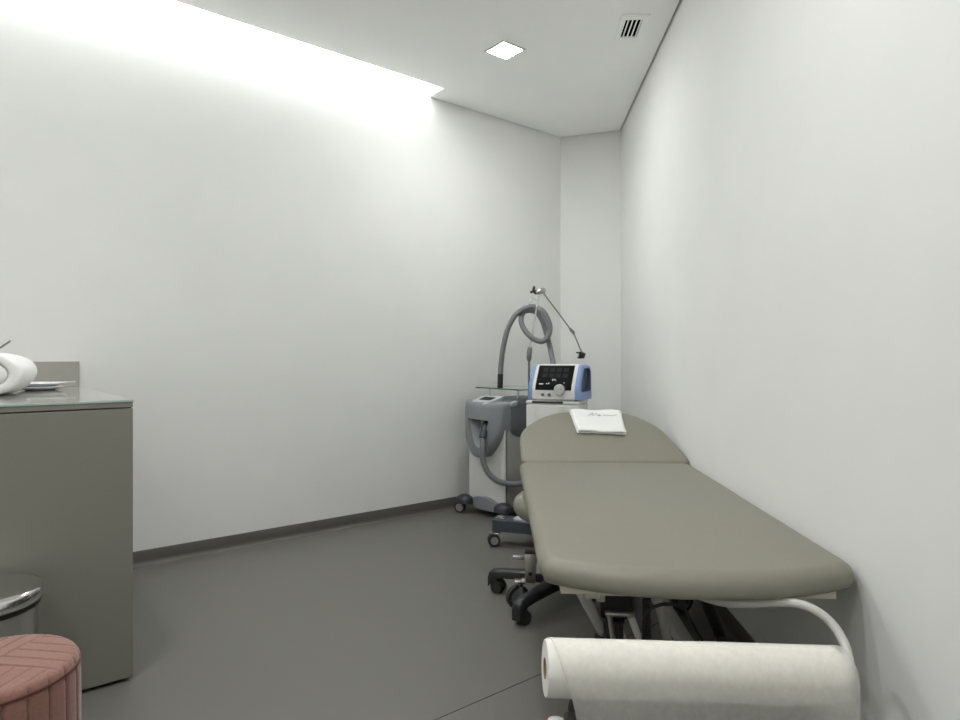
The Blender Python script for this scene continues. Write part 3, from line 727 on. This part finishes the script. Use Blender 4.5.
tm = Matrix.Translation((.372, 3.630, 0)) @ Matrix.Rotation(TA, 4, 'Z')
dv0 = tm @ Vector((.078, .03, .758))
dev = thing('shockwave_unit', 'blue and white shockwave therapy unit with black screen on the trolley', 'medical device', tuple(dv0), TA-math.radians(6))
# profile in depth and height: upright front, sloping screen, flat top
PRF = [(y*.95, z*.95) for y, z in [(-.118, .004), (-.128, .012), (-.130, .070), (-.122, .092), (-.060, .196), (-.042, .208), (.06, .212), (.10, .205), (.125, .17), (.13, .02), (.122, .004)]]
def profile_solid(bm, x0, x1, P=PRF, sc=1.0, bev=.0):
    rings = []
    cy, cz = 0, .10
    segs = [(x0, sc), (x1, sc)] if not bev else [(x0, sc*(1-bev)), (x0+.006, sc), (x1-.006, sc), (x1, sc*(1-bev))]
    for x, s in segs: rings.append([(x, cy+(y-cy)*s, .004+(z-.004)*s) for y, z in P])
    loops(bm, rings); return bm
hwid = .122; cap = .148
obj('body', profile_solid(B(), -hwid-.002, hwid+.002, sc=1.0), M_white, dev, 40)
for s in (-1, 1):
    # blue cheek with a carrying recess on its outer face
    bm = B(); P = [(y*1.0, z) for y, z in PRF]; x0, x1 = s*hwid, s*cap
    ringsP = [[(x0, y, z) for y, z in P], [(x0+s*.010, y, z) for y, z in P], [(x0+s*.020, y*.985, .004+(z-.004)*.985) for y, z in P], [(x1, y*.95, .004+(z-.004)*.95) for y, z in P], [(x1, y*.74+.01, .05+(z-.004)*.66) for y, z in P], [(x1-s*.018, y*.68+.01, .055+(z-.004)*.60) for y, z in P]]
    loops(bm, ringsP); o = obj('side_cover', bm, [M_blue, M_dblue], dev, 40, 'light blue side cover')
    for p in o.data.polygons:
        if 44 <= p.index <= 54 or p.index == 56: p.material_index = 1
# feet
for x, y in ((-.12, -.09), (.12, -.09), (-.12, .09), (.12, .09)):
    bm = B(); cyl(bm, (x, y, 0), (x, y, .005), .010, 12); obj('foot', bm, M_black, dev, 40)
# black front panel on upright and slope
bm = B(); rings = []
fp = [(-.1305, .062), (-.1225, .0925), (-.0605, .1965), (-.0500, .2035)]
th = .0022; fp = [(y*.95, z*.95) for y, z in fp]
for x0, x1 in ((-.104, .104),):
    A_ = [(y-th*.8, z+th*.6) for y, z in fp]
    for x in (x0, x1): rings.append([(x, y, z) for y, z in fp]+[(x, y, z) for y, z in A_[::-1]])
loops(bm, rings); scn = obj('screen', bm, M_screen, dev, 0)
sl = Vector((0, .062, .104)).normalized(); nrm = Vector((0, -.104, .062)).normalized(); base = Vector((0, -.1225*.95, .0925*.95))+nrm*.0026
def on_slope(x, t): return base+Vector((x, 0, 0))+sl*t
bm = B(); RS = Matrix((Vector((1, 0, 0)), sl, nrm)).transposed()
for i in range(4):
    for j in range(2): box(bm, on_slope(-.060+i*.040, .058+j*.036), (.030, .026, .0006), 0, 1, RS)
obj('icons', bm, M_icon, scn, 0)
def textmesh(s, size, m, parent, name, M):
    c = bpy.data.curves.new('txt', 'FONT'); c.body = s; c.size = size; c.align_x = 'CENTER'; c.align_y = 'CENTER'; c.extrude = .0003
    o = bpy.data.objects.new('txt', c); COL.objects.link(o)
    dg = bpy.context.evaluated_depsgraph_get(); me = bpy.data.meshes.new_from_object(o.evaluated_get(dg)); COL.objects.unlink(o); bpy.data.objects.remove(o)
    me.materials.clear(); me.materials.append(m); me.transform(M)
    q = bpy.data.objects.new(name, me); COL.objects.link(q); q.parent = parent; return q
textmesh('BTL', .016, M_mark, scn, 'brand_mark', Matrix.Translation(on_slope(.0, .030)) @ RS.to_4x4())
for x, t, a_, b_ in ((-.072, .004, .024, .006), (-.040, .006, .006, .006), (-.028, .008, .006, .008), (.06, .012, .004, .004)):
    obj('symbol', box(B(), on_slope(x, t), (a_, b_, .0006), 0, 1, RS), M_mark, scn, 0)
def dial(x, z, r, h, m, name):
    bm = B(); y = -.1235
    tube(bm, [(x, y+.004, z), (x, y-h*.85, z), (x, y-h, z)], [r, r, r*.88], 28); return obj(name, bm, m, dev, 40)
kn = dial(.040, .062, .030, .022, M_silver, 'dial')
bm = B(); box(bm, (.052, -.1460, .066), (.008, .002, .003)); obj('pointer', bm, M_dgrey, kn, 0)
for x in (-.060, -.022):
    b_ = dial(x, .034, .0085, .006, M_dsteel, 'button')

# ---------------------------------------------------------------- camera and exposure
cam = bpy.data.cameras.new('camera'); cam.sensor_width = 36; cam.lens = 36*F/960; cam.shift_y = -3/960; cam.clip_start = .02
co = bpy.data.objects.new('camera', cam); COL.objects.link(co); co.location = (0, 0, 1); co.rotation_euler = (PI/2, 0, 0)
S.camera = co
wd = bpy.data.worlds.new('world'); S.world = wd; wd.use_nodes = True
wd.node_tree.nodes['Background'].inputs[0].default_value = (.0, .0, .0, 1)
S.view_settings.view_transform = 'Standard'; S.view_settings.look = 'None'; S.view_settings.gamma = 1
S.cycles.diffuse_bounces = 10; S.cycles.max_bounces = 16
S.view_settings.use_curve_mapping = False; S.view_settings.exposure = 0
